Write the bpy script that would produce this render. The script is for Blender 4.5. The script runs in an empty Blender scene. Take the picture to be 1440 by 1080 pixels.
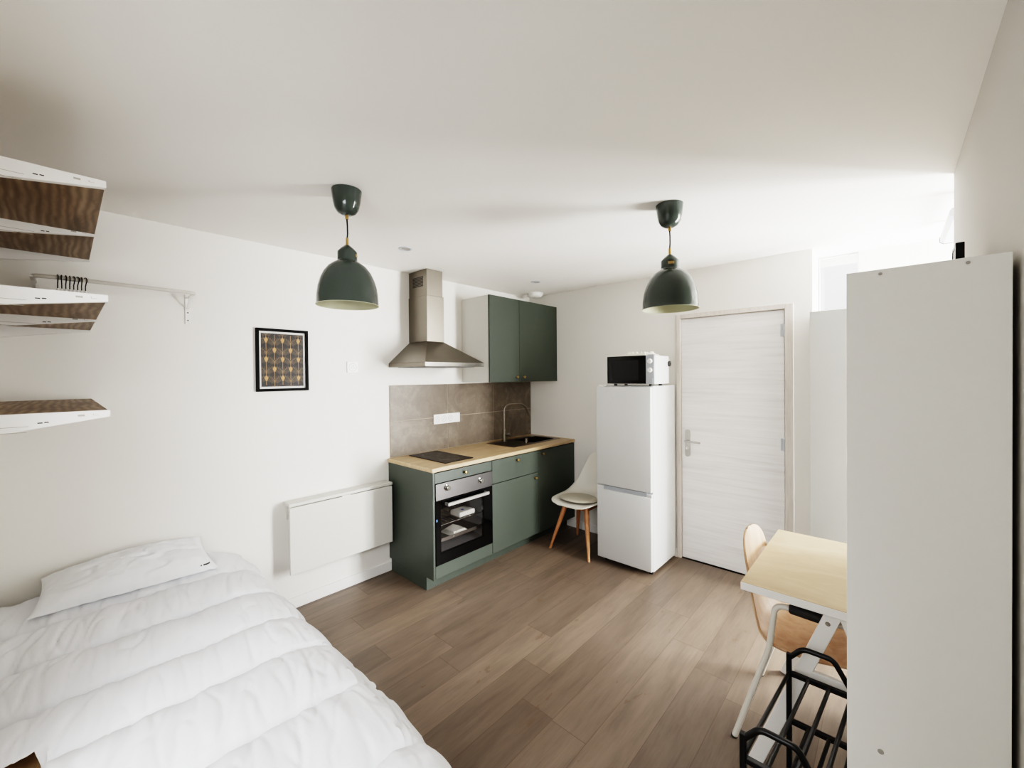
import bpy, bmesh, math, random
from mathutils import Vector, Matrix, noise
from mathutils.bvhtree import BVHTree
random.seed(7)
SC = bpy.context.scene
COL = SC.collection
PI = math.pi

# ------------------------------------------------------------------ materials
def srgb(r, g, b):
    f = lambda c: (c/255/12.92) if c/255 <= .04045 else ((c/255+.055)/1.055)**2.4
    return (f(r), f(g), f(b), 1)

class NT:
    def __init__(s, name):
        s.m = bpy.data.materials.new(name); s.m.use_nodes = True
        s.t = s.m.node_tree; s.t.nodes.clear()
        s.out = s.n('ShaderNodeOutputMaterial')
    def n(s, kind, **kw):
        nd = s.t.nodes.new(kind)
        for k, v in kw.items():
            if k.startswith('_'): setattr(nd, k[1:], v)
            else: nd.inputs[k.replace('__', ' ')].default_value = v
        return nd
    def l(s, a, b): s.t.links.new(a, b)
    def math(s, op, a, b=None, c=None):
        nd = s.n('ShaderNodeMath'); nd.operation = op
        for i, x in enumerate((a, b, c)):
            if x is None: continue
            if isinstance(x, (int, float)): nd.inputs[i].default_value = x
            else: s.l(x, nd.inputs[i])
        return nd.outputs[0]
    def mix(s, fac, a, b, blend='MIX'):
        nd = s.n('ShaderNodeMix'); nd.data_type = 'RGBA'; nd.blend_type = blend
        for i, x in ((0, fac), (6, a), (7, b)):
            if isinstance(x, (int, float, tuple)): nd.inputs[i].default_value = x
            else: s.l(x, nd.inputs[i])
        return nd.outputs[2]
    def bsdf(s, **kw):
        b = s.n('ShaderNodeBsdfPrincipled')
        for k, v in kw.items(): b.inputs[k.replace('__', ' ')].default_value = v
        s.l(b.outputs[0], s.out.inputs[0]); return b
    def pos(s, scale=(1, 1, 1), loc=(0, 0, 0), obj=True):
        tc = s.n('ShaderNodeTexCoord'); mp = s.n('ShaderNodeMapping')
        mp.inputs['Scale'].default_value = scale; mp.inputs['Location'].default_value = loc
        s.l(tc.outputs['Object'], mp.inputs[0]); return mp.outputs[0]
    def noise(s, vec, scale, detail=4, rough=.5, dist=0):
        nd = s.n('ShaderNodeTexNoise'); nd.inputs['Scale'].default_value = scale
        nd.inputs['Detail'].default_value = detail; nd.inputs['Roughness'].default_value = rough
        nd.inputs['Distortion'].default_value = dist
        s.l(vec, nd.inputs['Vector']); return nd.outputs['Fac']
    def ramp(s, fac, stops):
        nd = s.n('ShaderNodeValToRGB'); cr = nd.color_ramp
        while len(cr.elements) < len(stops): cr.elements.new(.5)
        for e, (p, c) in zip(cr.elements, stops): e.position = p; e.color = c
        s.l(fac, nd.inputs[0]); return nd.outputs[0]
    def bump(s, h, strength, dist, b):
        nd = s.n('ShaderNodeBump'); nd.inputs['Strength'].default_value = strength
        nd.inputs['Distance'].default_value = dist
        s.l(h, nd.inputs['Height']); s.l(nd.outputs[0], b.inputs['Normal'])

def paint(name, rgb, rough=.5, var=.03, scale=6, bump=0, bscale=200, metallic=0, spec=.5):
    t = NT(name); b = t.bsdf(Roughness=rough, Metallic=metallic)
    b.inputs['Specular IOR Level'].default_value = spec
    c = srgb(*rgb); p = t.pos()
    f = t.noise(p, scale, 3)
    lo = tuple(x*(1-var) for x in c[:3])+(1,); hi = tuple(min(1, x*(1+var)) for x in c[:3])+(1,)
    t.l(t.mix(f, lo, hi), b.inputs['Base Color'])
    if bump: t.bump(t.noise(p, bscale, 2), bump, .002, b)
    return t.m

M = {}
M['wall'] = paint('wall_paint', (228, 225, 219), .85, .015, 3, .08, 350)
M['wall_shade'] = paint('shaded_wall_paint', (196, 192, 186), .85, .015, 3, .08, 350)  # same wall paint, darkened so the right wall's shade sits in the colour
M['ceiling'] = paint('ceiling_paint', (238, 235, 230), .9, .015, 2, .06, 300)
M['white'] = paint('white_lacquer', (232, 230, 226), .4, .01)
M['cream'] = paint('cream_laminate', (206, 204, 197), .5, .01)
M['panel'] = paint('white_melamine', (238, 237, 231), .5, .012, 40)
M['panel_shade'] = paint('shaded_white_melamine', (164, 165, 162), .5, .012, 40)  # white melamine greyed to paint in the shade on the far wardrobe
M['green'] = paint('grey_green_front', (72, 78, 71), .42, .02)
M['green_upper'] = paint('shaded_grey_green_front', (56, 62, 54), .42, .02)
M['lamp_green'] = paint('dark_green_enamel', (64, 71, 66), .07, .02)
M['lamp_cream'] = paint('cream_lamp_lining', (176, 174, 148), .5, .01)
M['brass'] = paint('brass', (176, 148, 98), .3, .04, 30, metallic=1)
M['chrome'] = paint('polished_chrome', (205, 203, 198), .15, .02, metallic=1)
M['handle_metal'] = paint('satin_handle_metal', (176, 174, 170), .35, .02, metallic=.6)
M['black'] = paint('black_plastic', (14, 14, 15), .35, .02)
M['black_metal'] = paint('black_powder_coat', (11, 11, 12), .4, .05, 60)
M['black_gloss'] = paint('black_gloss', (9, 9, 10), .06, .02)
M['rail_white'] = paint('rail_off_white', (204, 200, 192), .45, .02)
M['frame_black'] = paint('matt_black_frame', (13, 12, 12), .6, .05, spec=.15)
M['socket_dark'] = paint('dark_grey_cap', (92, 92, 94), .5, .02)
M['hob'] = paint('black_hob_glass', (26, 24, 23), .22, .02, spec=.25)
M['fridge'] = paint('fridge_white', (212, 213, 212), .28, .01)
M['grey_trim'] = paint('grey_trim', (178, 182, 188), .4, .02)
M['pad'] = paint('dark_pad', (52, 50, 48), .7, .05, 80)
M['shell_white'] = paint('white_plastic_shell', (216, 212, 202), .45, .01)
M['cushion'] = paint('grey_beige_leatherette', (190, 184, 170), .5, .03, 30, .1, 120)
M['dark_gap'] = paint('dark_slot', (60, 58, 55), .8, .02)
M['socket_grey'] = paint('socket_mid_grey', (165, 160, 152), .6, .02)  # one grey for socket rings, spot lenses, bracket slots and screw caps
M['grout'] = paint('light_grout', (176, 166, 150), .9, .03, 40)
M['gold'] = paint('gold_print', (186, 140, 84), .5, .06, 40)
M['gold_dim'] = paint('dim_gold_line', (118, 100, 74), .6, .1, 60)
M['print_bg'] = paint('black_brown_print', (24, 20, 17), .5, .1, 12)
M['mat'] = paint('white_mount_card', (226, 224, 220), .8, .01)
M['fan_dark'] = paint('dark_oven_lining', (118, 118, 118), .5, .05)
M['tag_ink'] = paint('hem_print', (70, 70, 70), .8, .02)
M['tag_white'] = paint('white_tray_plastic', (232, 228, 216), .5, .02)

def steel(name, rgb, rough, stretch):
    t = NT(name); b = t.bsdf(Roughness=rough, Metallic=1.0)
    n = t.noise(t.pos(stretch), 30, 4, .6)
    c = srgb(*rgb)
    t.l(t.mix(n, tuple(x*.86 for x in c[:3])+(1,), c), b.inputs['Base Color'])
    t.l(t.math('MULTIPLY_ADD', n, .15, rough-.07), b.inputs['Roughness'])
    return t.m
M['steel'] = steel('brushed_steel', (138, 132, 123), .34, (1, 1, 14))
M['steel_h'] = steel('brushed_steel_panel', (112, 110, 109), .36, (14, 1, 14))
M['sink'] = steel('dark_sink_steel', (120, 112, 102), .3, (8, 1, 1))

def wood(name, dark, mid, light, axis, scale=1.0, rough=.5, stretch=10, rings=True):
    t = NT(name); b = t.bsdf(Roughness=rough)
    s = [stretch]*3; s[axis] = 1
    p = t.pos(tuple(x*scale for x in s))
    n = t.noise(p, 2.2, 6, .6, .6)
    c = t.ramp(n, [(.3, srgb(*dark)), (.5, srgb(*mid)), (.72, srgb(*light))])
    if rings:
        w = t.n('ShaderNodeTexWave'); w.wave_type = 'RINGS'; w.inputs['Scale'].default_value = 4.5
        w.inputs['Distortion'].default_value = 6; w.inputs['Detail'].default_value = 2
        q = [3.0]*3; q[axis] = .7
        t.l(t.pos(tuple(q), (.3, .2, .1)), w.inputs['Vector'])
        c = t.mix(t.math('MULTIPLY', w.outputs['Fac'], .45 if rings is True else rings), c, srgb(*dark))
    t.l(c, b.inputs['Base Color'])
    t.bump(n, .1, .002, b)
    return t.m
M['shelf_wood'] = wood('brown_oak_board', (96, 78, 60), (144, 121, 97), (168, 145, 119), 0, 1.2, .5, 7, .75)
M['worktop'] = wood('light_oak_laminate', (166, 143, 112), (183, 160, 128), (198, 176, 146), 1, 1.5, .45, 9, False)
M['beech'] = wood('beech_wood', (160, 112, 76), (178, 128, 90), (192, 142, 104), 2, 2, .45, 8, False)
M['birch'] = wood('birch_veneer_top', (164, 143, 113), (179, 158, 128), (193, 173, 144), 0, 1.4, .45, 2.4, False)
M['shell_birch'] = wood('beige_birch_shell', (172, 138, 108), (186, 153, 123), (198, 167, 136), 2, 1.5, .5, 6, False)
M['bed_wood'] = wood('brown_bed_wood', (170, 138, 102), (188, 156, 118), (200, 168, 132), 0, 1.5, .5, 8, False)
M['door_frame'] = wood('pale_taupe_frame', (196, 188, 180), (208, 201, 193), (216, 210, 203), 2, 2, .5, 14, False)

def door_mat():
    t = NT('white_ash_door'); b = t.bsdf(Roughness=.5)
    n = t.noise(t.pos((1.1, 1, 26)), 1.6, 6, .62, .35)
    n2 = t.noise(t.pos((.5, 1, 5)), 1.7, 3, .5, .2)
    f = t.math('ADD', t.math('MULTIPLY', n, .7), t.math('MULTIPLY', n2, .3))
    t.l(t.ramp(f, [(.34, srgb(212, 209, 207)), (.47, srgb(226, 224, 223)), (.6, srgb(234, 232, 231))]), b.inputs['Base Color'])
    t.bump(n, .06, .002, b)
    return t.m
M['door'] = door_mat()

def floor_mat():
    t = NT('oak_plank_floor'); b = t.bsdf(Roughness=.42)
    tc = t.n('ShaderNodeTexCoord'); sx = t.n('ShaderNodeSeparateXYZ'); t.l(tc.outputs['Object'], sx.inputs[0])
    W_, L_ = .182, 1.22
    xs = t.math('DIVIDE', t.math('ADD', sx.outputs[0], .05), W_)
    row = t.math('FLOOR', xs); fx = t.math('FRACT', xs)
    wn = t.n('ShaderNodeTexWhiteNoise'); wn.noise_dimensions = '1D'; t.l(row, wn.inputs['W'])
    ys = t.math('ADD', t.math('DIVIDE', sx.outputs[1], L_), t.math('MULTIPLY', wn.outputs['Value'], 7.3))
    pid = t.math('FLOOR', ys); fy = t.math('FRACT', ys)
    cv = t.n('ShaderNodeCombineXYZ'); t.l(row, cv.inputs[0]); t.l(pid, cv.inputs[1])
    w2 = t.n('ShaderNodeTexWhiteNoise'); w2.noise_dimensions = '3D'; t.l(cv.outputs[0], w2.inputs['Vector'])
    # grain, shifted per plank
    gv = t.n('ShaderNodeCombineXYZ')
    t.l(t.math('MULTIPLY', sx.outputs[0], 11), gv.inputs[0])
    t.l(t.math('ADD', t.math('MULTIPLY', sx.outputs[1], 1.5), t.math('MULTIPLY', w2.outputs['Value'], 37)), gv.inputs[1])
    t.l(t.math('MULTIPLY', w2.outputs['Value'], 11), gv.inputs[2])
    g = t.noise(gv.outputs[0], 1.5, 7, .66, .35)
    gv2 = t.n('ShaderNodeCombineXYZ')
    t.l(t.math('MULTIPLY', sx.outputs[0], 60), gv2.inputs[0]); t.l(t.math('MULTIPLY', sx.outputs[1], 3), gv2.inputs[1]); t.l(w2.outputs['Value'], gv2.inputs[2])
    fine = t.noise(gv2.outputs[0], 2, 4, .6)
    kn = t.n('ShaderNodeCombineXYZ')
    t.l(t.math('MULTIPLY', sx.outputs[0], 9), kn.inputs[0]); t.l(t.math('MULTIPLY', sx.outputs[1], 3.2), kn.inputs[1]); t.l(w2.outputs['Value'], kn.inputs[2])
    knots = t.noise(kn.outputs[0], 1.6, 3, .6)
    f = t.math('ADD', t.math('MULTIPLY', g, .75), t.math('MULTIPLY', fine, .25))
    c = t.ramp(f, [(.25, srgb(94, 82, 72)), (.48, srgb(114, 101, 89)), (.75, srgb(130, 116, 103))])
    tone = t.ramp(w2.outputs['Value'], [(0, (.76, .75, .74, 1)), (.5, (.95, .945, .94, 1)), (1, (1.15, 1.145, 1.13, 1))])
    c = t.mix(1.0, c, tone, 'MULTIPLY')
    c = t.mix(t.math('MULTIPLY', t.math('GREATER_THAN', knots, .7), .55), c, srgb(100, 80, 62))
    gx = t.math('LESS_THAN', fx, .014); gy = t.math('LESS_THAN', fy, .0026)
    gap = t.math('MAXIMUM', gx, gy)
    c = t.mix(t.math('MULTIPLY', gap, .7), c, srgb(82, 66, 52))
    t.l(c, b.inputs['Base Color'])
    t.bump(t.math('SUBTRACT', f, gap), .12, .003, b)
    return t.m
M['floor'] = floor_mat()

def tile_mat():
    t = NT('beige_stone_tile'); b = t.bsdf(Roughness=.4)
    n = t.noise(t.pos((1, 1, 1)), 5, 8, .65, 1.2)
    n2 = t.noise(t.pos((1, 1, 1), (3, 1, 2)), 22, 5, .7, .5)
    f = t.math('ADD', t.math('MULTIPLY', n, .7), t.math('MULTIPLY', n2, .3))
    t.l(t.ramp(f, [(.34, srgb(98, 88, 76)), (.5, srgb(109, 99, 87)), (.66, srgb(128, 119, 106))]), b.inputs['Base Color'])
    return t.m
M['tile'] = tile_mat()

def cloth(name, rgb, bs=500):
    t = NT(name); b = t.bsdf(Roughness=.95); b.inputs['Specular IOR Level'].default_value = .15
    p = t.pos(); n = t.noise(p, 9, 4)
    c = srgb(*rgb)
    t.l(t.mix(n, tuple(x*.96 for x in c[:3])+(1,), c), b.inputs['Base Color'])
    t.bump(t.math('ADD', t.noise(p, 26, 4, .6), t.math('MULTIPLY', t.noise(p, bs, 2), .12)), .25, .006, b)
    return t.m
M['duvet'] = cloth('white_duvet_cotton', (226, 227, 230))
M['pillow'] = cloth('white_pillow_cotton', (230, 231, 233))

def glass_mat(name, tint, mixf, rough=.02, refl=(1, 1, 1, 1)):
    t = NT(name)
    g = t.n('ShaderNodeBsdfGlossy'); g.inputs['Roughness'].default_value = rough; g.inputs['Color'].default_value = refl
    tr = t.n('ShaderNodeBsdfTransparent'); tr.inputs['Color'].default_value = tint
    lw = t.n('ShaderNodeLayerWeight'); fr = t.math('MULTIPLY_ADD', t.math('POWER', lw.outputs['Facing'], 4.0), .9, .04)
    n = t.noise(t.pos(), 3, 2)
    mx = t.n('ShaderNodeMixShader')
    t.l(t.math('ADD', fr, t.math('MULTIPLY', n, mixf)), mx.inputs[0]); t.l(tr.outputs[0], mx.inputs[1]); t.l(g.outputs[0], mx.inputs[2])
    t.l(mx.outputs[0], t.out.inputs[0]); return t.m
M['pane'] = glass_mat('window_glass', (1, 1, 1, 1), .01)
M['oven_glass'] = glass_mat('smoked_oven_glass', (.9, .9, .91, 1), .02)
M['pic_glass'] = glass_mat('picture_glass', (1, 1, 1, 1), .0, .02, (.35, .35, .35, 1))
def emit(name, c, s):
    t = NT(name); e = t.n('ShaderNodeEmission'); e.inputs[0].default_value = c
    n = t.noise(t.pos(), 2, 1)
    t.l(t.math('MULTIPLY_ADD', n, .02*s, s), e.inputs[1]); t.l(e.outputs[0], t.out.inputs[0]); return t.m
M['bulb'] = paint('frosted_bulb', (235, 232, 224), .3)

# ------------------------------------------------------------------ mesh helpers
ORG = {}
class MB:
    def __init__(s): s.v = []; s.f = []; s.mi = []
    def add(s, vs, fs, mat=0):
        o = len(s.v); s.v += [Vector(v) for v in vs]
        for f in fs: s.f.append(tuple(i+o for i in f)); s.mi.append(mat)
        return s
    def box(s, x0, y0, z0, x1, y1, z1, b=0, mat=0, rot=None, seg=1):
        x0, x1 = sorted((x0, x1)); y0, y1 = sorted((y0, y1)); z0, z1 = sorted((z0, z1))
        bm = bmesh.new(); bmesh.ops.create_cube(bm, size=1)
        c = Vector(((x0+x1)/2, (y0+y1)/2, (z0+z1)/2)); d = (x1-x0, y1-y0, z1-z0)
        for v in bm.verts: v.co = Vector((v.co.x*d[0], v.co.y*d[1], v.co.z*d[2]))
        if b: bmesh.ops.bevel(bm, geom=bm.edges[:], offset=min(b, min(d)*.45), segments=seg, affect='EDGES', profile=.5)
        if rot is not None:
            for v in bm.verts: v.co = rot @ v.co
        bm.verts.index_update()
        s.add([v.co+c for v in bm.verts], [[v.index for v in f.verts] for f in bm.faces], mat); bm.free(); return s
    def bar(s, p0, p1, w, h, up=(0, 0, 1), b=0, mat=0):
        p0, p1 = Vector(p0), Vector(p1); d = p1-p0; L = d.length; z = d.normalized()
        u = Vector(up); x = u.cross(z)
        if x.length < 1e-5: x = Vector((1, 0, 0)).cross(z)
        x.normalize(); y = z.cross(x)
        R = Matrix((x, y, z)).transposed(); o = len(s.v)
        s.box(-w/2, -h/2, 0, w/2, h/2, L, b, mat)
        for i in range(o, len(s.v)): s.v[i] = p0+R @ s.v[i]
        return s
    def lathe(s, prof, c=(0, 0, 0), n=40, mat=0, axis='z', capb=False, capt=False):
        c = Vector(c); vs = []; fs = []
        for r, z in prof:
            for k in range(n):
                a = 2*PI*k/n; p = (r*math.cos(a), r*math.sin(a), z)
                if axis == 'x': p = (p[2], p[0], p[1])
                if axis == 'y': p = (p[1], p[2], p[0])
                vs.append(c+Vector(p))
        for i in range(len(prof)-1):
            for k in range(n):
                k2 = (k+1) % n
                fs.append((i*n+k, i*n+k2, (i+1)*n+k2, (i+1)*n+k))
        if capb: fs.append(tuple(range(n-1, -1, -1)))
        if capt: fs.append(tuple((len(prof)-1)*n+k for k in range(n)))
        return s.add(vs, fs, mat)
    def cyl(s, p0, p1, r0, r1=None, n=20, mat=0):
        return s.tube([p0, p1], [r0, r0 if r1 is None else r1], n, mat)
    def tube(s, pts, r, n=12, mat=0, cap=True, closed=False):
        pts = [Vector(p) for p in pts]; rs = r if isinstance(r, (list, tuple)) else [r]*len(pts)
        T = []
        for i in range(len(pts)):
            a = pts[(i-1) % len(pts)] if (closed or i > 0) else pts[i]
            b = pts[(i+1) % len(pts)] if (closed or i < len(pts)-1) else pts[i]
            T.append((b-a).normalized())
        ref = Vector((0, 0, 1)) if abs(T[0].z) < .9 else Vector((1, 0, 0))
        x = ref.cross(T[0]).normalized(); vs = []; fs = []
        for i, p in enumerate(pts):
            x = (x-T[i]*x.dot(T[i])).normalized(); y = T[i].cross(x)
            for k in range(n):
                a = 2*PI*k/n; vs.append(p+(x*math.cos(a)+y*math.sin(a))*rs[i])
        m = len(pts)
        for i in range(m if closed else m-1):
            j = (i+1) % m
            for k in range(n):
                k2 = (k+1) % n; fs.append((i*n+k, i*n+k2, j*n+k2, j*n+k))
        if cap and not closed:
            fs.append(tuple(range(n-1, -1, -1))); fs.append(tuple((m-1)*n+k for k in range(n)))
        return s.add(vs, fs, mat)
    def prism(s, poly, ax, a0, a1, mat=0):
        # poly: list of 2D points in the plane normal to axis ax
        def p3(p, a):
            q = list(p); q.insert(ax, a); return q
        n = len(poly); vs = [p3(p, a0) for p in poly]+[p3(p, a1) for p in poly]
        fs = [tuple(range(n-1, -1, -1)), tuple(range(n, 2*n))]+[(i, (i+1) % n, n+(i+1) % n, n+i) for i in range(n)]
        return s.add(vs, fs, mat)
    def build(s, name, mats, parent=None, org=None, angle=32):
        if not isinstance(mats, (list, tuple)): mats = [mats]
        if parent is not None: o = ORG[parent.name]
        elif org is not None: o = Vector(org)
        else:
            xs = [v.x for v in s.v]; ys = [v.y for v in s.v]; zs = [v.z for v in s.v]
            o = Vector(((min(xs)+max(xs))/2, (min(ys)+max(ys))/2, min(zs)))
        me = bpy.data.meshes.new(name)
        me.from_pydata([tuple(v-o) for v in s.v], [], s.f)
        for m in mats: me.materials.append(M[m] if isinstance(m, str) else m)
        me.polygons.foreach_set('material_index', s.mi)
        bm = bmesh.new(); bm.from_mesh(me); bmesh.ops.recalc_face_normals(bm, faces=bm.faces[:]); bm.to_mesh(me); bm.free()
        me.polygons.foreach_set('use_smooth', [True]*len(me.polygons))
        me.set_sharp_from_angle(angle=math.radians(angle)); me.update()
        ob = bpy.data.objects.new(name, me); COL.objects.link(ob)
        if parent is not None: ob.parent = parent
        else: ob.location = o
        ORG[ob.name] = o
        return ob

def smooth_path(pts, rad, n=6):
    """polyline with rounded corners"""
    pts = [Vector(p) for p in pts]; out = [pts[0]]
    for i in range(1, len(pts)-1):
        a, b, c = pts[i-1], pts[i], pts[i+1]
        r = min(rad, (a-b).length*.49, (c-b).length*.49)
        p, q = b+(a-b).normalized()*r, b+(c-b).normalized()*r
        for k in range(n+1):
            t = k/n; out.append(p*(1-t)**2+b*2*t*(1-t)+q*t*t)
    out.append(pts[-1]); return out

def tag(o, label=None, cat=None, group=None, kind=None):
    if label: o['label'] = label
    if cat: o['category'] = cat
    if group: o['group'] = group
    if kind: o['kind'] = kind
    return o
def thing(name, label, cat, loc=(0, 0, 0), group=None, kind=None):
    o = bpy.data.objects.new(name, None); COL.objects.link(o); o.location = loc
    o.empty_display_size = .1
    ORG[o.name] = Vector(loc)
    return tag(o, label, cat, group, kind)
def struct(o): o['kind'] = 'structure'; return o
def kids(o): return [c for c in COL.objects if c.parent == o]
def dup(o, loc=None, label=None, parent=None):
    c = o.copy(); COL.objects.link(c)
    if parent is not None: c.parent = parent
    if loc is not None: c.location = loc
    if label: c['label'] = label
    for ch in kids(o): dup(ch, parent=c)
    return c

# ------------------------------------------------------------------ room shell
XW, YB, XR, YF, ZC = -3.0, 3.56, .20, -.25, 2.44
Y1 = 2.66      # where the right wall ends and the window bay starts
YE = 3.87      # far wall of the bay
XG = 1.0       # plane of the bay window
XN = -.41      # free end of the back wall

struct(MB().box(XW-.15, YF-.3, -.1, XG+.25, YE+.4, 0).build('floor', 'floor', org=(0, 0, 0)))
struct(MB().box(XW-.15, YF-.3, ZC, XG+.25, YE+.4, ZC+.1).build('ceiling', 'ceiling'))
struct(MB().box(XW-.15, YF-.3, 0, XW, YE+.4, ZC).build('wall_left', 'wall'))
# back wall with the opening of the entrance door
DX0, DX1, DZ = -1.325, -.575, 2.04
b = MB()
b.box(XW, YB, 0, DX0-.02, YE, ZC); b.box(DX1+.02, YB, 0, XN, YE, ZC); b.box(DX0-.02, YB, DZ+.02, DX1+.02, YE, ZC)
b.box(DX0-.02, YB+.12, 0, DX1+.02, YE, DZ+.02)
struct(b.build('wall_back', 'wall'))
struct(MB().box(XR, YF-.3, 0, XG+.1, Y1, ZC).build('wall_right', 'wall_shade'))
# bay: far wall with a narrow full height light
NX0, NX1 = XN, -.175
b = MB(); b.box(NX1, YE, 0, XG+.1, YE+.12, ZC); b.box(NX0, YE, 0, NX1, YE+.12, 1.0)
struct(b.build('wall_bay', 'wall'))
# front wall behind the camera, with its window opening
FX0, FX1, FZ0, FZ1 = -1.35, -.12, .62, 2.1
b = MB(); b.box(XW, YF-.15, 0, FX0, YF, ZC); b.box(FX1, YF-.15, 0, XR, YF, ZC)
b.box(FX0, YF-.15, FZ1, FX1, YF, ZC); b.box(FX0, YF-.15, 0, FX1, YF, FZ0)
struct(b.build('wall_front', 'wall'))
YW = 3.08      # near jamb of the bay window
b = MB(); b.box(XG+.02, YE, 0, XG+.1, YW, .12); b.box(XG+.02, YW, 2.40, XG+.1, YE, ZC); b.box(XG+.02, Y1, 0, XG+.1, YW, ZC)
struct(b.build('wall_window_side', 'wall'))

def window(name, ax, plane, a0, a1, z0, z1, mull, depth=.05, fw=.045):
    t = thing(name, None, None, (plane, (a0+a1)/2, z0) if ax == 0 else ((a0+a1)/2, plane, z0), kind='structure')
    def bx(m, u0, u1, w0, w1, d0, d1):
        if ax == 0: m.box(plane+d0, u0, w0, plane+d1, u1, w1, .003)
        else: m.box(u0, plane+d0, w0, u1, plane+d1, w1, .003)
    f = MB()
    bx(f, a0, a0+fw, z0, z1, 0, depth); bx(f, a1-fw, a1, z0, z1, 0, depth)
    bx(f, a0+fw, a1-fw, z0, z0+fw, 0, depth); bx(f, a0+fw, a1-fw, z1-fw, z1, 0, depth)
    for k in range(1, mull):
        c = a0+(a1-a0)*k/mull; bx(f, c-fw*.7, c+fw*.7, z0+fw, z1-fw, 0, depth)
    f.build('window_frame', 'white', t)
    g = MB(); bx(g, a0+fw, a1-fw, z0+fw, z1-fw, depth*.45, depth*.55); g.build('pane', 'pane', t)
    return t
window('window_1', 0, XG+.02, YW, YE, .12, 2.40, 2)
window('window_2', 1, YE+.03, NX0+.002, NX1-.002, 1.0, ZC-.004, 1, fw=.006, depth=.03)
window('window_3', 1, YF-.1, FX0, FX1, FZ0, FZ1, 2)

# skirting
b = MB(); b.box(XW, YF, 0, XW+.012, 1.79, .075, .002); struct(b.build('baseboard_left', 'white'))
b = MB(); b.box(-2.50, YB-.012, 0, DX0-.035, YB, .075, .002); struct(b.build('baseboard_back', 'white'))
b = MB(); b.box(XR-.0085, YF, 0, XR, Y1, .075, .002); struct(b.build('baseboard_right', 'white'))

# entrance door and its frame
d = thing('door_1', None, None, ((DX0+DX1)/2, YB+.02, 0), kind='structure')
leaf = MB().box(DX0+.004, YB+.012, .008, DX1-.004, YB+.05, DZ-.004, .002).build('door_leaf', 'door', d)
pl = [(-1.29, 1.10-.016), (-1.29, .875+.016)]
def rr(x0, z0, x1, z1, r, n=6):
    out = []
    for cx, cz, a0 in ((x1-r, z1-r, 0), (x0+r, z1-r, 90), (x0+r, z0+r, 180), (x1-r, z0+r, 270)):
        for k in range(n+1):
            a = math.radians(a0+90*k/n); out.append((cx+r*math.cos(a), cz+r*math.sin(a)))
    return out
hp = MB().prism(rr(-1.292, .872, -1.252, 1.102, .019), 1, YB+.003, YB+.013).build('handle_plate', 'handle_metal', d)
h = MB()
h.cyl((-1.272, YB+.004, 1.008), (-1.272, YB-.045, 1.008), .010)
h.tube(smooth_path([(-1.272, YB-.03, 1.008), (-1.272, YB-.047, 1.008), (-1.155, YB-.047, 1.004)], .012), .0085, 12)
h.build('lever', 'handle_metal', d)
h = MB(); h.cyl((-1.272, YB+.004, .945), (-1.272, YB-.004, .945), .011); h.box(-1.274, YB-.0055, .939, -1.270, YB-.004, .951, 0, 1)
h.build('keyhole', ['chrome', 'dark_gap'], d)
for z in (1.885, 1.045, .2):
    h = MB(); h.cyl((DX1-.004, YB+.004, z-.045), (DX1-.004, YB+.004, z+.045), .011); h.box(DX1-.028, YB+.0105, z-.045, DX1-.004, YB+.014, z+.045, .001)
    h.build('hinge', 'grey_trim', d)
f = MB()
f.box(DX0-.034, YB-.012, 0, DX0+.002, YB+.06, DZ+.034, .003); f.box(DX1+.002, YB-.012, 0, DX1+.056, YB+.06, DZ+.034, .003)
f.box(DX0+.002, YB-.012, DZ-.002, DX1+.002, YB+.06, DZ+.034, .003)
struct(f.build('trim_1', 'door_frame'))
struct(MB().box(DX0+.002, YB+.004, 0, DX1-.002, YB+.06, .006).build('trim_2', 'black'))

# ------------------------------------------------------------------ kitchen run
KX = -2.408           # plane of the fronts
YK = (1.772, 2.366, 2.966, YB-.004)
ZT, ZB = .88, .105
def knob(parent, y, z, x=KX, name='knob'):
    m = MB(); m.lathe([(.0001, 0), (.005, 0), (.005, .012), (.011, .016), (.0125, .021), (.010, .026), (.0001, .028)], (x, y, z), 20, axis='x')
    return m.build(name, 'brass', parent)

# oven housing cabinet
t = thing('base_cabinet', 'grey green base cabinet housing the oven, leftmost in the kitchen row', 'cabinet', (-2.7, 2.07, 0))
c = MB(); c.box(XW+.002, YK[0], ZB, KX, YK[0]+.018, ZT, .0015)
c.build('side_panel', 'green', t)
c = MB(); c.box(XW+.014, YK[1]-.018, ZB, KX-.022, YK[1]-.001, ZT); c.box(XW+.014, YK[0]+.018, ZB, KX-.04, YK[1]-.018, ZB+.018)
c.box(XW+.014, YK[0]+.018, ZB+.018, XW+.02, YK[1]-.018, ZT)
c.build('carcass', 'white', t)
dr = MB().box(KX-.02, YK[0]+.020, .797, KX, YK[1]-.003, ZT-.006, .0015).build('drawer', 'green', t); knob(dr, 2.07, .838)
MB().box(KX-.02, YK[0]+.020, ZB+.006, KX, YK[1]-.003, .201, .0015).build('lower_panel', 'green', t)
p = MB(); p.box(-2.53, YK[0]+.012, 0, -2.512, YK[1]-.0005, ZB-.001); p.box(XW+.014, YK[0]+.012, 0, -2.53, YK[0]+.028, ZB-.001)
p.build('plinth', 'green', t)
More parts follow.
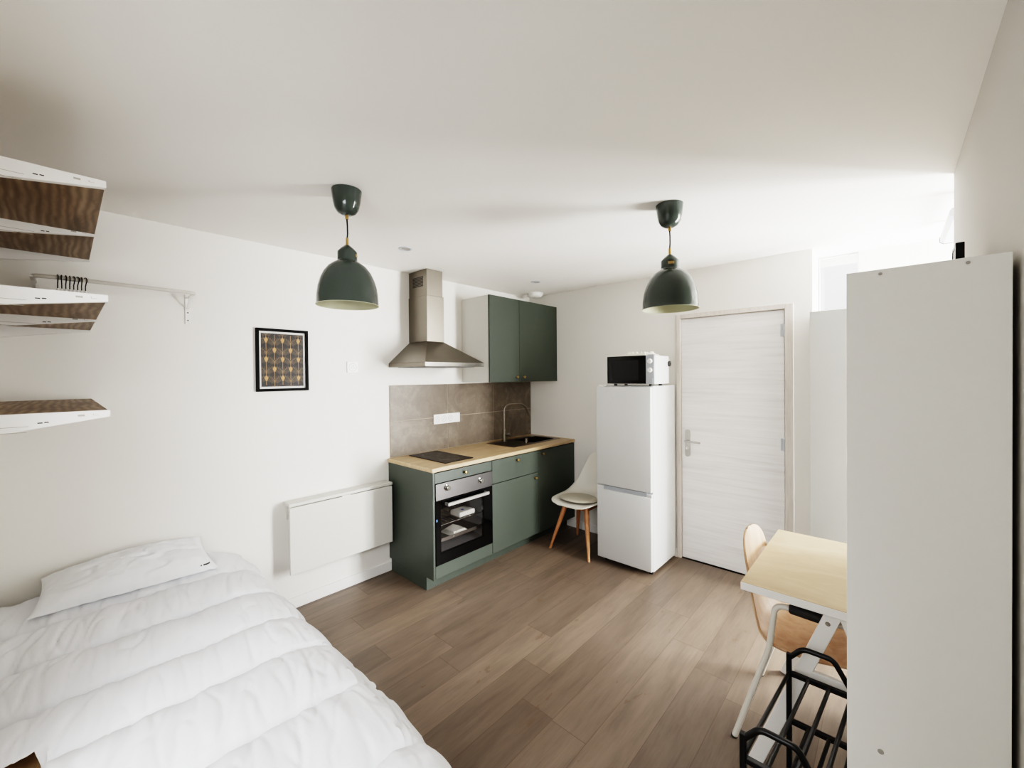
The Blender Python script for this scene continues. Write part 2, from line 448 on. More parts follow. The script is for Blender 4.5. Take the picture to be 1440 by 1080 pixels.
# middle unit
t = thing('base_cabinet', 'grey green base cabinet with one drawer above a door, right of the oven', 'cabinet', (-2.7, 2.67, 0))
c = MB(); c.box(XW+.014, YK[1]+.0005, ZB, KX-.022, YK[1]+.018, ZT); c.box(XW+.014, YK[2]-.018, ZB, KX-.022, YK[2]-.0005, ZT)
c.box(XW+.014, YK[1]+.018, ZB, KX-.022, YK[2]-.018, ZB+.018); c.build('carcass', 'white', t)
dr = MB().box(KX-.02, YK[1]+.001, .681, KX, YK[2]-.003, ZT-.006, .0015).build('drawer', 'green', t); knob(dr, 2.67, .835)
do = MB().box(KX-.02, YK[1]+.001, ZB+.006, KX, YK[2]-.003, .677, .0015).build('door', 'green', t); knob(do, 2.915, .632)
MB().box(-2.53, YK[1]+.0005, 0, -2.512, YK[2]-.0005, ZB-.001).build('plinth', 'green', t)
# corner unit
t = thing('base_cabinet', 'grey green base cabinet with one tall door, in the corner by the white chair', 'cabinet', (-2.7, 3.26, 0))
c = MB(); c.box(XW+.014, YK[2]+.0005, ZB, KX-.022, YK[2]+.018, ZT); c.box(XW+.014, YK[3]-.018, ZB, KX-.022, YK[3], ZT)
c.box(XW+.014, YK[2]+.018, ZB, KX-.022, YK[3]-.018, ZB+.018); c.build('carcass', 'white', t)
do = MB().box(KX-.02, YK[2]+.001, ZB+.006, KX, YK[3]-.003, ZT-.006, .0015).build('door', 'green', t); knob(do, 3.022, .838)
MB().box(-2.53, YK[2]+.0005, 0, -2.512, YK[3], ZB-.001).build('plinth', 'green', t)

# built in oven
OX = KX
oy0, oy1, oz0, oz1 = YK[0]+.022, YK[1]-.005, .204, .794
t = thing('built_in_oven', 'black and steel built in oven below the hob', 'oven', (-2.6, 2.07, oz0))
cv = MB()
iy0, iy1, iz0, iz1, ix0 = oy0+.045, oy1-.045, .27, .63, XW+.09
cv.box(ix0, iy0, iz0, OX-.03, iy0+.004, iz1); cv.box(ix0, iy1-.004, iz0, OX-.03, iy1, iz1)
cv.box(ix0, iy0, iz0-.004, OX-.03, iy1, iz0); cv.box(ix0, iy0, iz1, OX-.03, iy1, iz1+.004); cv.box(ix0-.004, iy0, iz0, ix0, iy1, iz1)
cv.build('cavity', 'fan_dark', t)
cp = MB().box(OX-.02, oy0, .672, OX+.006, oy1, oz1, .002).build('control_panel', 'steel_h', t)
for y, z in ((1.895, .754), (2.228, .743)):
    k = MB(); k.lathe([(.0001, .0), (.024, 0), (.024, .004), (.019, .006), (.0175, .024), (.015, .027), (.0001, .027)], (OX+.006, y, z), 28, axis='x')
    k.build('knob', 'chrome', cp)
dm = MB(); gy0, gy1, gz0, gz1 = 1.84, 2.262, .285, .605
dm.box(OX-.02, oy0, oz0, OX+.004, gy0, .669, .001); dm.box(OX-.02, gy1, oz0, OX+.004, oy1, .669, .001)
dm.box(OX-.02, gy0, oz0, OX+.004, gy1, gz0, .001); dm.box(OX-.02, gy0, gz1, OX+.004, gy1, .669, .001)
do = dm.build('door', 'black_gloss', t)
MB().box(OX-.004, gy0, gz0, OX, gy1, gz1).build('door_glass', 'oven_glass', do)
hm = MB(); hy0, hy1, hz = 1.872, 2.288, .638
hm.box(OX+.032, hy0, hz-.012, OX+.05, hy1, hz+.012, .003)
hm.box(OX+.004, hy0+.004, hz-.010, OX+.032, hy0+.018, hz+.010); hm.box(OX+.004, hy1-.018, hz-.010, OX+.032, hy1-.004, hz+.010)
hm.build('handle', 'handle_metal', do)
for z in (.46,):
    rk = MB()
    for k in range(9):
        y = iy0+.03+(iy1-iy0-.06)*k/8; rk.cyl((ix0+.02, y, z), (OX-.06, y, z), .0025, n=6)
    for x in (ix0+.02, OX-.06): rk.cyl((x, iy0+.006, z), (x, iy1-.006, z), .003, n=6)
    rk.build('wire_rack', 'chrome', t)
tr = MB(); tr.box(ix0+.03, iy0+.012, .335, OX-.06, iy1-.012, .34); tr.box(OX-.065, iy0+.012, .34, OX-.06, iy1-.012, .36)
tr.build('baking_tray', 'steel', t)
MB().box(OX+.004, oy0+.002, .522, OX+.0048, oy0+.014, .540).build('sticker', paint('blue_sticker', (62, 104, 168), .5), do)
# papers left inside the oven
q = MB()
for k in range(5): q.box(-2.6+.003*k, 2.02, .3405+.006*k, -2.47-.004*k, 2.17-.008*k, .346+.006*k, .001)
q.add([(-2.62, 1.99, .345), (-2.46, 2.0, .345), (-2.5, 2.1, .39), (-2.58, 2.09, .392)], [(0, 1, 2, 3)])
tag(q.build('paper_packet', 'tag_white'), 'white paper packet lying on the tray inside the oven', 'paper')
q = MB(); q.box(-2.60, 2.08, .464, -2.48, 2.24, .502, .006); q.box(-2.545, 2.14, .502, -2.52, 2.16, .503, 0, 1)
tag(q.build('small_box', ['tag_white', paint('blue_print', (70, 110, 170), .6)]), 'small white box with a blue mark on the upper oven rack', 'box')

# worktop with the sink cut-out
WX1 = -2.402
SX0, SX1, SY0, SY1 = -2.90, -2.545, 2.78, 3.50
w = MB()
w.box(XW+.002, 1.765, .881, WX1, SY0+.012, .911, .002)
w.box(XW+.002, SY1-.012, .881, WX1, YB-.003, .911, .002)
w.box(XW+.002, SY0+.012, .881, SX0+.012, SY1-.012, .911, .002); w.box(SX1-.012, SY0+.012, .881, WX1, SY1-.012, .911, .002)
tag(w.build('worktop', 'worktop'), 'light oak kitchen worktop over the green base cabinets', 'worktop')
# sink
t = thing('kitchen_sink', 'dark steel inset sink with a drainer in the worktop', 'sink', (-2.72, 3.14, .911))
s_ = MB(); z1 = .9145; BY0, BX0, BX1, BY1 = 3.10, -2.84, -2.58, 3.45
def ringbox(m, x0, y0, x1, y1, ax0, ay0, ax1, ay1, z0, z1):
    m.box(x0, y0, z0, ax0, y1, z1, .001); m.box(ax1, y0, z0, x1, y1, z1, .001)
    m.box(ax0, y0, z0, ax1, ay0, z1, .001); m.box(ax0, ay1, z0, ax1, y1, z1, .001)
ringbox(s_, SX0, SY0, SX1, SY1, BX0, BY0, BX1, BY1, .9113, z1)
s_.build('rim', 'sink', t)
g = MB()
for k in range(7):
    x = BX0+.03+k*.034; g.box(x, SY0+.03, z1, x+.012, BY0-.04, z1+.002, .001)
g.build('drainer_ribs', 'sink', t)
bs = MB()
bs.prism([(BX0, BY0), (BX1, BY0), (BX1, BY1), (BX0, BY1)], 2, .765, .768)
for a in ((BX0, BY0, BX0+.002, BY1), (BX1-.002, BY0, BX1, BY1), (BX0, BY0, BX1, BY0+.002), (BX0, BY1-.002, BX1, BY1)):
    bs.box(a[0], a[1], .768, a[2], a[3], .912)
bs.lathe([(.04, .769), (.038, .771), (.0001, .770)], ((BX0+BX1)/2, (BY0+BY1)/2, 0), 24)
bs.build('basin', 'sink', t)
# mixer tap
FXc, FYc = -2.868, 2.99
FXc = -2.862
t = thing('mixer_tap', 'brushed steel mixer tap with a tall curved spout behind the sink', 'tap', (FXc, FYc, .911))
m = MB(); m.lathe([(.0001, .9146), (.026, .9146), (.026, .920), (.021, .924), (.021, 1.03), (.0001, 1.032)], (FXc, FYc, 0), 28); m.build('tap_body', 'steel', t)
m = MB(); m.tube(smooth_path([(FXc, FYc, 1.03), (FXc, FYc, 1.285), (FXc+.09, FYc+.20, 1.285), (FXc+.115, FYc+.255, 1.155)], .075, 8), .0115, 14); m.build('spout', 'steel', t)
m = MB(); m.cyl((FXc+.018, FYc+.01, .985), (FXc+.052, FYc+.03, .985), .013); m.cyl((FXc+.046, FYc+.026, .985), (FXc+.055, FYc+.03, 1.075), .0045, n=10); m.build('lever', 'steel', t)
# waste control / plug knob on the sink rim
m = MB(); m.lathe([(.0001, z1), (.02, z1), (.02, z1+.028), (.016, z1+.032), (.0001, z1+.032)], (-2.562, 3.02, 0), 24)
m = MB(); m.lathe([(.0001, .9148), (.017, .9148), (.017, .955), (.014, .958), (.0001, .958)], (-2.62, 3.045, 0), 24)
tag(m.build('steel_cup', 'steel'), 'small steel cylinder standing on the sink drainer', 'cup')
# hob
t = thing('hob', 'black glass two zone hob set in the worktop above the oven', 'hob', (-2.72, 2.08, .911))
HY0, HY1, HX0, HX1 = 1.937, 2.222, -2.955, -2.474
MB().box(HX0, HY0, .9112, HX1, HY1, .9165, .0015).build('glass_plate', 'hob', t)
zm = paint('hob_zone_grey', (70, 68, 66), .3)
for cx in (-2.60, -2.83):
    m = MB(); m.lathe([(.075, .9166), (.077, .9166)], (cx, (HY0+HY1)/2, 0), 40); m.build('cooking_zone', zm, t)
# tiled splashback
b = MB(); b.box(XW+.001, 1.786, .912, XW+.006, YB-.001, 1.50)
ys = [1.786, 2.381, 2.967, YB-.001]; zs = [.912, 1.203, 1.5]
for i in range(3):
    for j in range(2): b.box(XW+.006, ys[i]+.002, zs[j]+.002, XW+.009, ys[i+1]-.002, zs[j+1]-.002, .0008, 1)
tag(b.build('tile_backsplash', ['grout', 'tile']), 'beige stone tile splashback between worktop and range hood', 'splashback')
# sockets
def outlet(name, label, y0, y1, z0, z1, x, n, group=None):
    t = thing(name, label, 'socket', (x, (y0+y1)/2, z0))
    MB().box(x, y0, z0, x+.009, y1, z1, .002).build('cover_plate', 'white', t)
    w_ = (y1-y0)/n; cz = (z0+z1)/2
    for k in range(n):
        cy = y0+w_*(k+.5); r = min(w_, z1-z0)*.36
        m = MB()
        if n > 1 and k == n-1:   # switch rocker
            m.box(x+.009, cy-r*.85, cz-r, x+.012, cy+r*.85, cz+r, .002); m.build('switch', 'white', t); continue
        m.lathe([(r, .0091), (r-.003, .0091)], (x, cy, cz), 32, mat=1, axis='x')
        m.lathe([(r-.003, .0093), (.0001, .0093)], (x, cy, cz), 32, mat=0, axis='x')
        for dy, dz in ((-.0095, -.004), (.0095, -.004)): m.lathe([(.003, .0096), (.0001, .0096)], (x, cy+dy, cz+dz), 10, mat=2, axis='x')
        m.cyl((x+.009, cy, cz+.010), (x+.016, cy, cz+.010), .0028, n=10, mat=1)
        m.build('socket_face', ['white', 'socket_grey', 'dark_gap'], t)
    return t
outlet('wall_socket', 'white triple socket and switch strip on the tiled splashback', 2.216, 2.514, 1.144, 1.230, XW+.009, 4)
outlet('wall_socket', 'single white wall socket between the picture and the range hood', 1.436, 1.521, 1.602, 1.686, XW, 1)

# range hood
t = thing('range_hood', 'stainless steel pyramid range hood on the wall above the hob', 'range hood', (-2.75, 2.07, 1.645))
a0, a1, hz0, hz1 = 1.785, 2.372, 1.645, 1.678; hx = -2.50
cy0, cy1, cx1, cz = 1.982, 2.148, -2.745, 1.852
m = MB(); m.box(XW+.001, a0, hz0, hx, a1, hz1, .002)
bt = [(XW+.001, a0, hz1), (hx, a0, hz1), (hx, a1, hz1), (XW+.001, a1, hz1)]
tp = [(XW+.001, cy0, cz), (cx1, cy0, cz), (cx1, cy1, cz), (XW+.001, cy1, cz)]
m.add(bt+tp, [(0, 1, 5, 4), (1, 2, 6, 5), (2, 3, 7, 6), (3, 0, 4, 7), (4, 5, 6, 7)])
m.build('canopy', 'steel', t)
MB().box(XW+.06, a0+.05, hz0-.004, hx-.06, a1-.05, hz0-.0005).build('filter', 'fan_dark', t)
ct = MB(); ct.box(hx, a0+.002, hz0+.004, hx+.002, a1-.002, hz1-.003); ct.build('control_strip', 'chrome', t)
MB().box(XW+.001, cy0-.003, cz, cx1+.003, cy1+.003, 2.225, .002).build('chimney', 'steel', t)
up = MB().box(XW+.001, cy0+.003, 2.225, cx1-.004, cy1-.003, ZC-.002, .002).build('chimney', 'steel', t)
m = MB()
for k in range(7): m.box(-2.94+.0, cy0+.0005, 2.305+.012*k, -2.80, cy0+.0029, 2.312+.012*k)
m.build('vent_grille', 'dark_gap', up)

# wall cabinet
WXf = -2.62; wy0, wy1, wz0, wz1 = 2.562, YB-.004, 1.512, 2.292
t = thing('wall_cabinet', 'wall cabinet with two grey green doors and a white side, above the sink', 'cabinet', (-2.8, 3.06, wz0))
m = MB()
m.box(XW+.001, wy0, wz0, WXf-.021, wy0+.018, wz1, .001); m.box(XW+.001, wy1-.018, wz0, WXf-.021, wy1, wz1, .001)
m.box(XW+.001, wy0+.018, wz0, WXf-.021, wy1-.018, wz0+.018); m.box(XW+.001, wy0+.018, wz1-.018, WXf-.021, wy1-.018, wz1); m.box(XW+.001, wy0+.018, wz0+.018, XW+.008, wy1-.018, wz1-.018)
m.build('carcass', 'cream', t)
ym = 2.957
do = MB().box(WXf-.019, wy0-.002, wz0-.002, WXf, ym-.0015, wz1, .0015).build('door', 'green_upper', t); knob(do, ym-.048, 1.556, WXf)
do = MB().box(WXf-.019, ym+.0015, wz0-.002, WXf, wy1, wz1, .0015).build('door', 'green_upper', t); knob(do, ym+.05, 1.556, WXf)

# ------------------------------------------------------------------ ceiling fittings
def spotlight(x, y, label):
    t = thing('recessed_spotlight', label, 'ceiling light', (x, y, ZC), 'recessed ceiling spotlights')
    m = MB(); m.lathe([(.044, ZC-.0005), (.043, ZC-.004), (.033, ZC-.005), (.031, ZC-.0015)], (x, y, 0), 32); m.build('ring', 'grey_trim', t)
    m = MB(); m.lathe([(.031, ZC-.0015), (.0001, ZC-.001)], (x, y, 0), 32); m.build('lens', 'socket_grey', t)
spotlight(-2.434, 1.586, 'recessed ceiling spotlight just left of the range hood chimney')
spotlight(-2.436, 2.985, 'recessed ceiling spotlight in front of the green wall cabinet')
t = thing('smoke_detector', 'round white smoke detector on the ceiling near the wall corner', 'smoke detector', (-2.78, 3.40, ZC-.05))
m = MB(); m.lathe([(.0001, ZC-.046), (.04, ZC-.045), (.062, ZC-.036), (.072, ZC-.024), (.075, ZC-.008), (.073, ZC-.001)], (-2.78, 3.40, 0), 32); m.build('detector_body', 'white', t)
m = MB(); m.lathe([(.079, ZC-.012), (.081, ZC-.008), (.079, ZC-.0005)], (-2.78, 3.40, 0), 32); m.build('mounting_base', 'white', t)

m = MB(); m.lathe([(.0001, ZC-.022), (.030, ZC-.021), (.036, ZC-.012), (.036, ZC-.0005)], (-2.905, 3.40, 0), 28)
tag(m.build('air_vent', 'white'), 'small round white ceiling fitting half hidden behind the wall cabinet top', 'vent')

def pendant():
    t = thing('pendant_lamp', 'glossy dark green dome pendant lamp', 'pendant lamp', (0, 0, ZC), 'dark green pendant lamps')
    m = MB(); m.lathe([(.0001, -.116), (.022, -.115), (.040, -.105), (.053, -.086), (.060, -.058), (.065, -.02), (.067, -.0015), (.0001, -.0015)], n=40); m.v = [v+Vector((0, 0, ZC)) for v in m.v]
    m.build('canopy', 'lamp_green', t)
    z = ZC
    m = MB(); m.lathe([(.0001, z-.134), (.008, z-.134), (.008, z-.113), (.0001, z-.113)], n=18); m.build('cord_grip', 'brass', t)
    m = MB(); m.tube([(0, 0, z-.133), (.0015, .001, z-.165), (.002, .001, z-.2), (0, 0, z-.226)], .0036, 10); m.build('cord', 'black', t)
    m = MB(); m.lathe([(.0001, z-.222), (.006, z-.222), (.0065, z-.252), (.011, z-.256), (.0001, z-.256)], n=18); m.build('cord_grip', 'brass', t)
    out = [(.011, 2.184), (.028, 2.170), (.0425, 2.154), (.0435, 2.150), (.0435, 2.113), (.047, 2.108), (.062, 2.100), (.085, 2.082), (.105, 2.055), (.120, 2.022), (.130, 1.985), (.135, 1.945), (.1365, 1.909), (.139, 1.905)]
    m = MB(); m.lathe([(.0001, 2.184)]+out, n=56)
    inn = [(.1385, 1.9035), (.1345, 1.9045), (.1335, 1.945), (.128, 1.985), (.118, 2.02), (.103, 2.053), (.083, 2.078), (.06, 2.095), (.03, 2.10), (.0001, 2.10)]
    sh = m.build('shade', 'lamp_green', t)
    m = MB(); m.lathe([out[-1]]+inn, n=56); m.build('shade_lining', 'lamp_cream', t)
    m = MB(); m.lathe([(.0001, 1.985), (.016, 1.988), (.028, 2.005), (.03, 2.022), (.022, 2.045), (.014, 2.06), (.014, 2.098)], n=24); m.build('bulb', 'bulb', t)
    m = MB()
    for k in range(9):
        pass
    a = .34
    n = 8; vs = []; fs = []
    for i in range(n+1):
        th = -a+2*a*i/n
        for zz in (2.128, 2.141): vs.append((.0445*math.cos(th), .0445*math.sin(th), zz))
    for i in range(n): fs.append((2*i, 2*i+2, 2*i+3, 2*i+1))
    m.add(vs, fs); m.build('name_plate', 'brass', t)
    return t
L1 = pendant(); L1.location = (-1.87, .905, ZC); L1['label'] = 'dark green dome pendant lamp on the left, in front of the black framed picture wall'
L1.rotation_euler.z = math.radians(47)
L2 = dup(L1, (-.841, 2.121, ZC), 'dark green dome pendant lamp on the right, in front of the entrance door')
L2.rotation_euler.z = math.radians(-60)

# ------------------------------------------------------------------ picture
t = thing('framed_picture', 'black framed art deco print of gold fans on the left wall', 'picture', (XW, .99, 1.48))
py0, py1, pz0, pz1 = .834, 1.154, 1.481, 1.892
m = MB(); fw = .018
m.box(XW+.001, py0, pz0, XW+.02, py0+fw, pz1, .001); m.box(XW+.001, py1-fw, pz0, XW+.02, py1, pz1, .001)
m.box(XW+.001, py0+fw, pz0, XW+.02, py1-fw, pz0+fw, .001); m.box(XW+.001, py0+fw, pz1-fw, XW+.02, py1-fw, pz1, .001)
m.build('frame', 'frame_black', t)
MB().box(XW+.002, py0+fw, pz0+fw, XW+.008, py1-fw, pz1-fw).build('mount', 'mat', t)
a0, a1, b0, b1 = py0+fw+.012, py1-fw-.012, pz0+fw+.013, pz1-fw-.013
m = MB(); X0 = XW+.0085
m.box(XW+.008, a0, b0, X0, a1, b1)
def strip(p, q, w, mi, x):
    p, q = Vector(p), Vector(q)
    # clip to the print
    def ins(s): return a0 <= s.x <= a1 and b0 <= s.y <= b1
    N = 6; seg = []
    for i in range(N):
        u, v = p.lerp(q, i/N), p.lerp(q, (i+1)/N)
        if ins(u) and ins(v):
            d = (v-u).normalized(); nn = Vector((-d.y, d.x))*w/2
            m.add([(x, *(u+nn)), (x, *(v+nn)), (x, *(v-nn)), (x, *(u-nn))], [(0, 1, 2, 3)], mi)
cw = (a1-a0)*.19; ch = (b1-b0)*.358
for col in range(-1, 6):
    cyc = a0+(a1-a0)*.115+cw*col
    odd = col % 2
    for rw in range(-1, 4):
        bz = b1-(b1-b0)*.122-ch*rw-(ch*.52 if odd else 0)          # diamond centre
        # diamond
        dw, dh = cw*.24, ch*.15
        if a0 < cyc-dw and cyc+dw < a1 and b0 < bz-dh*1.4 and bz+dh < b1:
            m.add([(X0+.0006, cyc, bz+dh), (X0+.0006, cyc+dw, bz+dh*.1), (X0+.0006, cyc, bz-dh*1.3), (X0+.0006, cyc-dw, bz+dh*.1)], [(0, 1, 2, 3)], 2)
        strip((cyc, bz+ch*.42), (cyc, bz-ch*.52), .0022, 2, X0+.0004)
        # fan strokes rising from the foot of the stem
        for s in (-1, 1):
            for k in range(6):
                an = .18+.15*k
                r0, r1 = ch*.30+.0*k, ch*(.60-.012*k)
                fo = (cyc, bz-ch*.46)
                strip((fo[0]+s*math.sin(an)*r0*1.0, fo[1]+math.cos(an)*r0), (fo[0]+s*math.sin(an)*r1*1.25, fo[1]+math.cos(an)*r1*1.05), .0019, 1, X0+.0002)
            pr = None
            for k in range(9):
                an = k/8*1.25
                q = (cyc+s*math.sin(an)*cw*.98, bz-ch*.30+math.cos(an)*ch*.40)
                if pr: strip(pr, q, .0024, 1, X0+.0003)
                pr = q
m.build('print', ['print_bg', 'gold_dim', 'gold'], t)
MB().box(XW+.0105, py0+fw, pz0+fw, XW+.0115, py1-fw, pz1-fw).build('glass', 'pic_glass', t)

# ------------------------------------------------------------------ folded wall table
t = thing('folding_wall_table', 'cream drop leaf table folded down on the wall beside the kitchen', 'table', (-2.95, 1.36, .28))
MB().box(XW+.001, .985, .722, -2.888, 1.742, .742, .002).build('top_shelf', 'cream', t)
MB().box(-2.902, .987, .277, -2.884, 1.735, .717, .002).build('drop_leaf', 'cream', t)
m = MB(); m.box(XW+.001, 1.0, .62, XW+.02, 1.72, .722, .001); m.box(XW+.02, 1.01, .66, -2.903, 1.03, .7219, .001); m.box(XW+.02, 1.69, .66, -2.903, 1.71, .7219, .001)
m.build('wall_bracket', 'cream', t)
m = MB(); m.box(-2.8835, 1.335, .7165, -2.8815, 1.395, .7225); m.build('hinge', 'white', t)

# ------------------------------------------------------------------ wall shelves with tapered brackets
SYF = .098
def shelf(z, label):
    t = thing('wall_shelf', label, 'shelf', (-2.4, YF, z), 'brown shelves above the bed')
    MB().box(-2.992, YF+.001, z-.014, -1.8005, SYF-.002, z-.001, .001).build('board', 'shelf_wood', t)
    for x in (-1.82, -2.452, -2.990):
        xb = x+.02 if x > -1.9 else x+.02
        m = MB(); x1 = x+.02
        zt = z if x > -1.9 else z-.0145
        prof = [(YF+.001, zt), (SYF, zt), (SYF, z-.0205 if x < -1.9 else z-.020), (SYF-.03, z-.0245), (YF+.001, z-.074)]
        m.prism(prof, 0, x, x1)
        br = m.build('bracket', 'white', t)
        if x > -2.9:
            e = x1+.0004
            def slot(y0, y1, zc, hh, mi):
                MB().add([(e, y0, zc-hh), (e, y1, zc-hh), (e, y1, zc+hh), (e, y0, zc+hh)], [(0, 1, 2, 3)]).build('slot', ['dark_gap', 'socket_grey'][mi], br)
            dz = .0 if x > -1.9 else -.008
            slot(-.052, -.042, z-.028+dz, .0016, 0); slot(-.039, -.030, z-.027+dz, .0016, 0)
            slot(.028, .043, z-.0125+dz*.6, .0028, 1); slot(.060, .0615, z-.0115+dz*.6, .0025, 1); slot(.060, .073, z-.0135+dz*.6, .0005, 1)
            slot(-.20, -.068, z-.036+dz, .0007, 1); slot(-.20, -.072, z-.052+dz*.5, .0007, 1)
    return t
shelf(2.186, 'topmost of the three brown shelves on white tapered brackets at the left edge')
shelf(1.832, 'middle brown shelf on white tapered brackets, with the clothes hangers just above it')
shelf(1.474, 'lowest of the three brown shelves, the one showing its brown top')

# ------------------------------------------------------------------ clothes rail and hangers
RX, RZ = -2.80, 2.036
t = thing('clothes_rail', 'white metal clothes rail bracketed on the left wall', 'clothes rail', (XW, .2, RZ))
m = MB(); m.tube(smooth_path([(XW+.006, -.088, RZ), (RX, -.088, RZ), (RX, .478, RZ), (RX-.02, .492, RZ)], .05, 8), .0095, 12); m.build('rail', 'rail_white', t)
for y in (-.088, .492):
    m = MB(); m.box(XW+.001, y-.012, 1.885, XW+.006, y+.012, 2.055, .001); m.bar((XW+.004, y, RZ-.002), (RX-.012, y, RZ-.002), .018, .006, b=.001)
    m.bar((XW+.006, y, 1.97), (RX-.10, y, RZ-.006), .012, .004)
    for z in (1.905, 1.95): m.lathe([(.004, .0062), (.0001, .0064)], (XW, y, z), 12, mat=1, axis='x')
    m.build('wall_bracket', ['white', 'dark_gap'], t)
def hanger():
    t = thing('clothes_hanger', 'dark brown clothes hanger with black hook hanging in a row on the white rail', 'hanger', (0, 0, 0), 'clothes hangers on the rail')
    m = MB(); pts = []
    for k in range(15):
        a = math.radians(-60+260*k/14); pts.append((.0135*math.cos(a), 0, .0135*math.sin(a)))
    pts = pts[::-1]
    pts = [(p[0], 0, p[2]) for p in pts]
    m.tube(pts[:]+[(.004, 0, -.020), (0, 0, -.026), (0, 0, -.050)], .0021, 8); m.build('hook', 'black_metal', t)
    m = MB(); m.lathe([(.0001, -.063), (.0042, -.063), (.0042, -.048), (.0001, -.048)], n=12); m.build('ferrule', 'white', t)
    m = MB()
    up_, lo = [], []
    for k in range(13):
        u = -1+2*k/12; z = -.062-.055*abs(u)**1.6; up_.append((u*.178, z)); lo.append((u*.178, z-.02+.008*abs(u)))
    m.prism(up_+lo[::-1], 1, -.0045, .0045); m.build('shoulder', paint('dark_brown_hanger', (58, 38, 26), .5), t)
    return t
h0 = hanger()
for k in range(8):
    y = -.012+.0126*k
    o = h0 if k == 0 else dup(h0)
    o.location = (RX, y, RZ+.0095+.0028-.0135+.0005); kids(o)[0].rotation_euler.z = math.radians([8, -4, 12, 6, 20, 24, 8, 23][k])

# ------------------------------------------------------------------ bed
t = thing('bed', 'low single bed with a brown wooden frame, only a brown corner showing under the duvet', 'bed', (-1.95, .25, 0))
m = MB(); BXA, BXB, BYA, BYB = -2.985, -.93, -.215, .70
m.box(BXA, BYA, .18, BXB, BYA+.172, .474, .003); m.box(BXA, BYB-.03, .18, BXB, BYB, .36, .003); m.box(BXA, BYA+.13, .18, BXA+.03, BYB-.03, .36, .003); m.box(BXB-.03, BYA+.13, .18, BXB, BYB-.03, .36, .003)
m.build('frame', 'bed_wood', t)
for x in (BXA+.05, BXB-.05):
    for y in (BYA+.05, BYB-.05): MB().box(x-.03, y-.03, 0, x+.03, y+.03, .18, .003).build('leg', 'bed_wood', t)
MB().box(BXA+.035, BYA+.18, .20, BXB-.035, BYB-.035, .47, .02).build('mattress', 'duvet', t)

SEAMS = [-3.05, -2.62, -2.287, -1.968, -1.692, -1.366, -1.039, -.72]
def duvet():
    x0, x1 = -2.992, -.875
    NX, NY = 420, 230
    vs = []; fs = []
    Zb = .505
    import bisect
    # arclength parameter across the width: v<0 overhang near side, 0..W top, beyond = far side drape
    yTop0, yTop1 = -.13, .635
    for i in range(NX+1):
        x = x0+(x1-x0)*i/NX
        for j in range(NY+1):
            s = j/NY
            v = -.30+1.44*s      # metres across
            notch = 1/(1+math.exp(max(-60, min(60, -(x+1.735)/.0025))))
            ya = yTop0+.0
            # far side rounding
            R = .11
            if v > yTop1:
                a = min((v-yTop1)/R, PI/2*.93); y = yTop1+R*math.sin(a)*1.0; z = Zb-R*(1-math.cos(a))*1.0
                ex = (v-yTop1)-a*R
                if ex > 0: z -= ex; y += .012*math.sin(x*9+1)
            elif v < -.045:
                w = (-.045-v)
                # left of the notch the quilt stays flat to the wall; right of it, it drops down
                yf = max(v, -.232); zf = Zb-.012*min(w/.2, 1)
                a = min(w/.03, PI/2); yd = -.045-.03*math.sin(a)*.5; zd = Zb-.03*(1-math.cos(a))-max(0, w-.03*PI/2)*1.35
                y = yf*(1-notch)+yd*notch; z = zf*(1-notch)+zd*notch
            else: y, z = v, Zb
            # quilted channels
            k = bisect.bisect(SEAMS, x)-1; k = max(0, min(k, len(SEAMS)-2))
            sway = .018*noise.noise((y*2.2, k*3.1, .5))
            xs = x+sway
            k = bisect.bisect(SEAMS, xs)-1; k = max(0, min(k, len(SEAMS)-2))
            u = (xs-SEAMS[k])/(SEAMS[k+1]-SEAMS[k]); u = min(max(u, 0), 1)
            puff = .066*(max(0, math.sin(PI*u)))**.4-.016*math.exp(-(min(u, 1-u)*.33/.011)**2)
            edge = min(1, max(0, (yTop1+.08-y)/.16)) if v > 0 else 1
            puff *= .3+.7*edge
            # creases run across the channels and die in the middle
            su = min(u, 1-u)*2
            cr = noise.noise((y*15+x*3, x*2.6+k*5, 1.7))*.013+noise.noise((y*34+x*9, x*7+k*2, 4.2))*.0045
            cr *= (1-.6*su)
            cr += noise.noise((x*3.1, y*3.3, 9.1))*.008
            rid = abs(noise.noise((y*10+x*2.2, x*2.4-y*.8+k*1.7, 3.3)))
            cr -= .006*max(0, .13-rid)/.13*(.5+.5*su)
            rid = abs(noise.noise((y*19+x*3, x*4.5-y*2, 6.3)))
            cr -= .0042*max(0, .15-rid)/.15
            dz = puff+cr
            # push along the approximate outward normal
            if v > yTop1:
                a = min((v-yTop1)/R, PI/2); y += dz*math.sin(a)*.8; z += dz*math.cos(a)*.9
            elif v < -.045:
                z += dz*(1-.8*notch)
            else: z += dz
            # head end slightly raised against the wall; foot end drops
            if x > x1-.09:
                q = (x-(x1-.09))/.09; z -= .10*q*q
            if x < -2.9: z -= .02*((-2.9-x)/.09)
            vs.append((x, max(y, YF+.012), z))
    for i in range(NX):
        for j in range(NY):
            a = i*(NY+1)+j
            xa = x0+(x1-x0)*i/NX; va = -.30+1.44*j/NY
            if abs(xa+1.735) < .011 and va < -.07: continue      # open slit where the hem falls away
            fs.append((a, a+NY+1, a+NY+2, a+1))
    m = MB(); m.add(vs, fs); return m, vs, fs
m, dv, df = duvet()
du = m.build('duvet', 'duvet', angle=80)
tag(du, 'white quilted duvet with sewn channels spread over the bed', 'duvet')
# foot side skirt so the quilt closes at its end
bvh = BVHTree.FromPolygons([Vector(v) for v in dv], df)

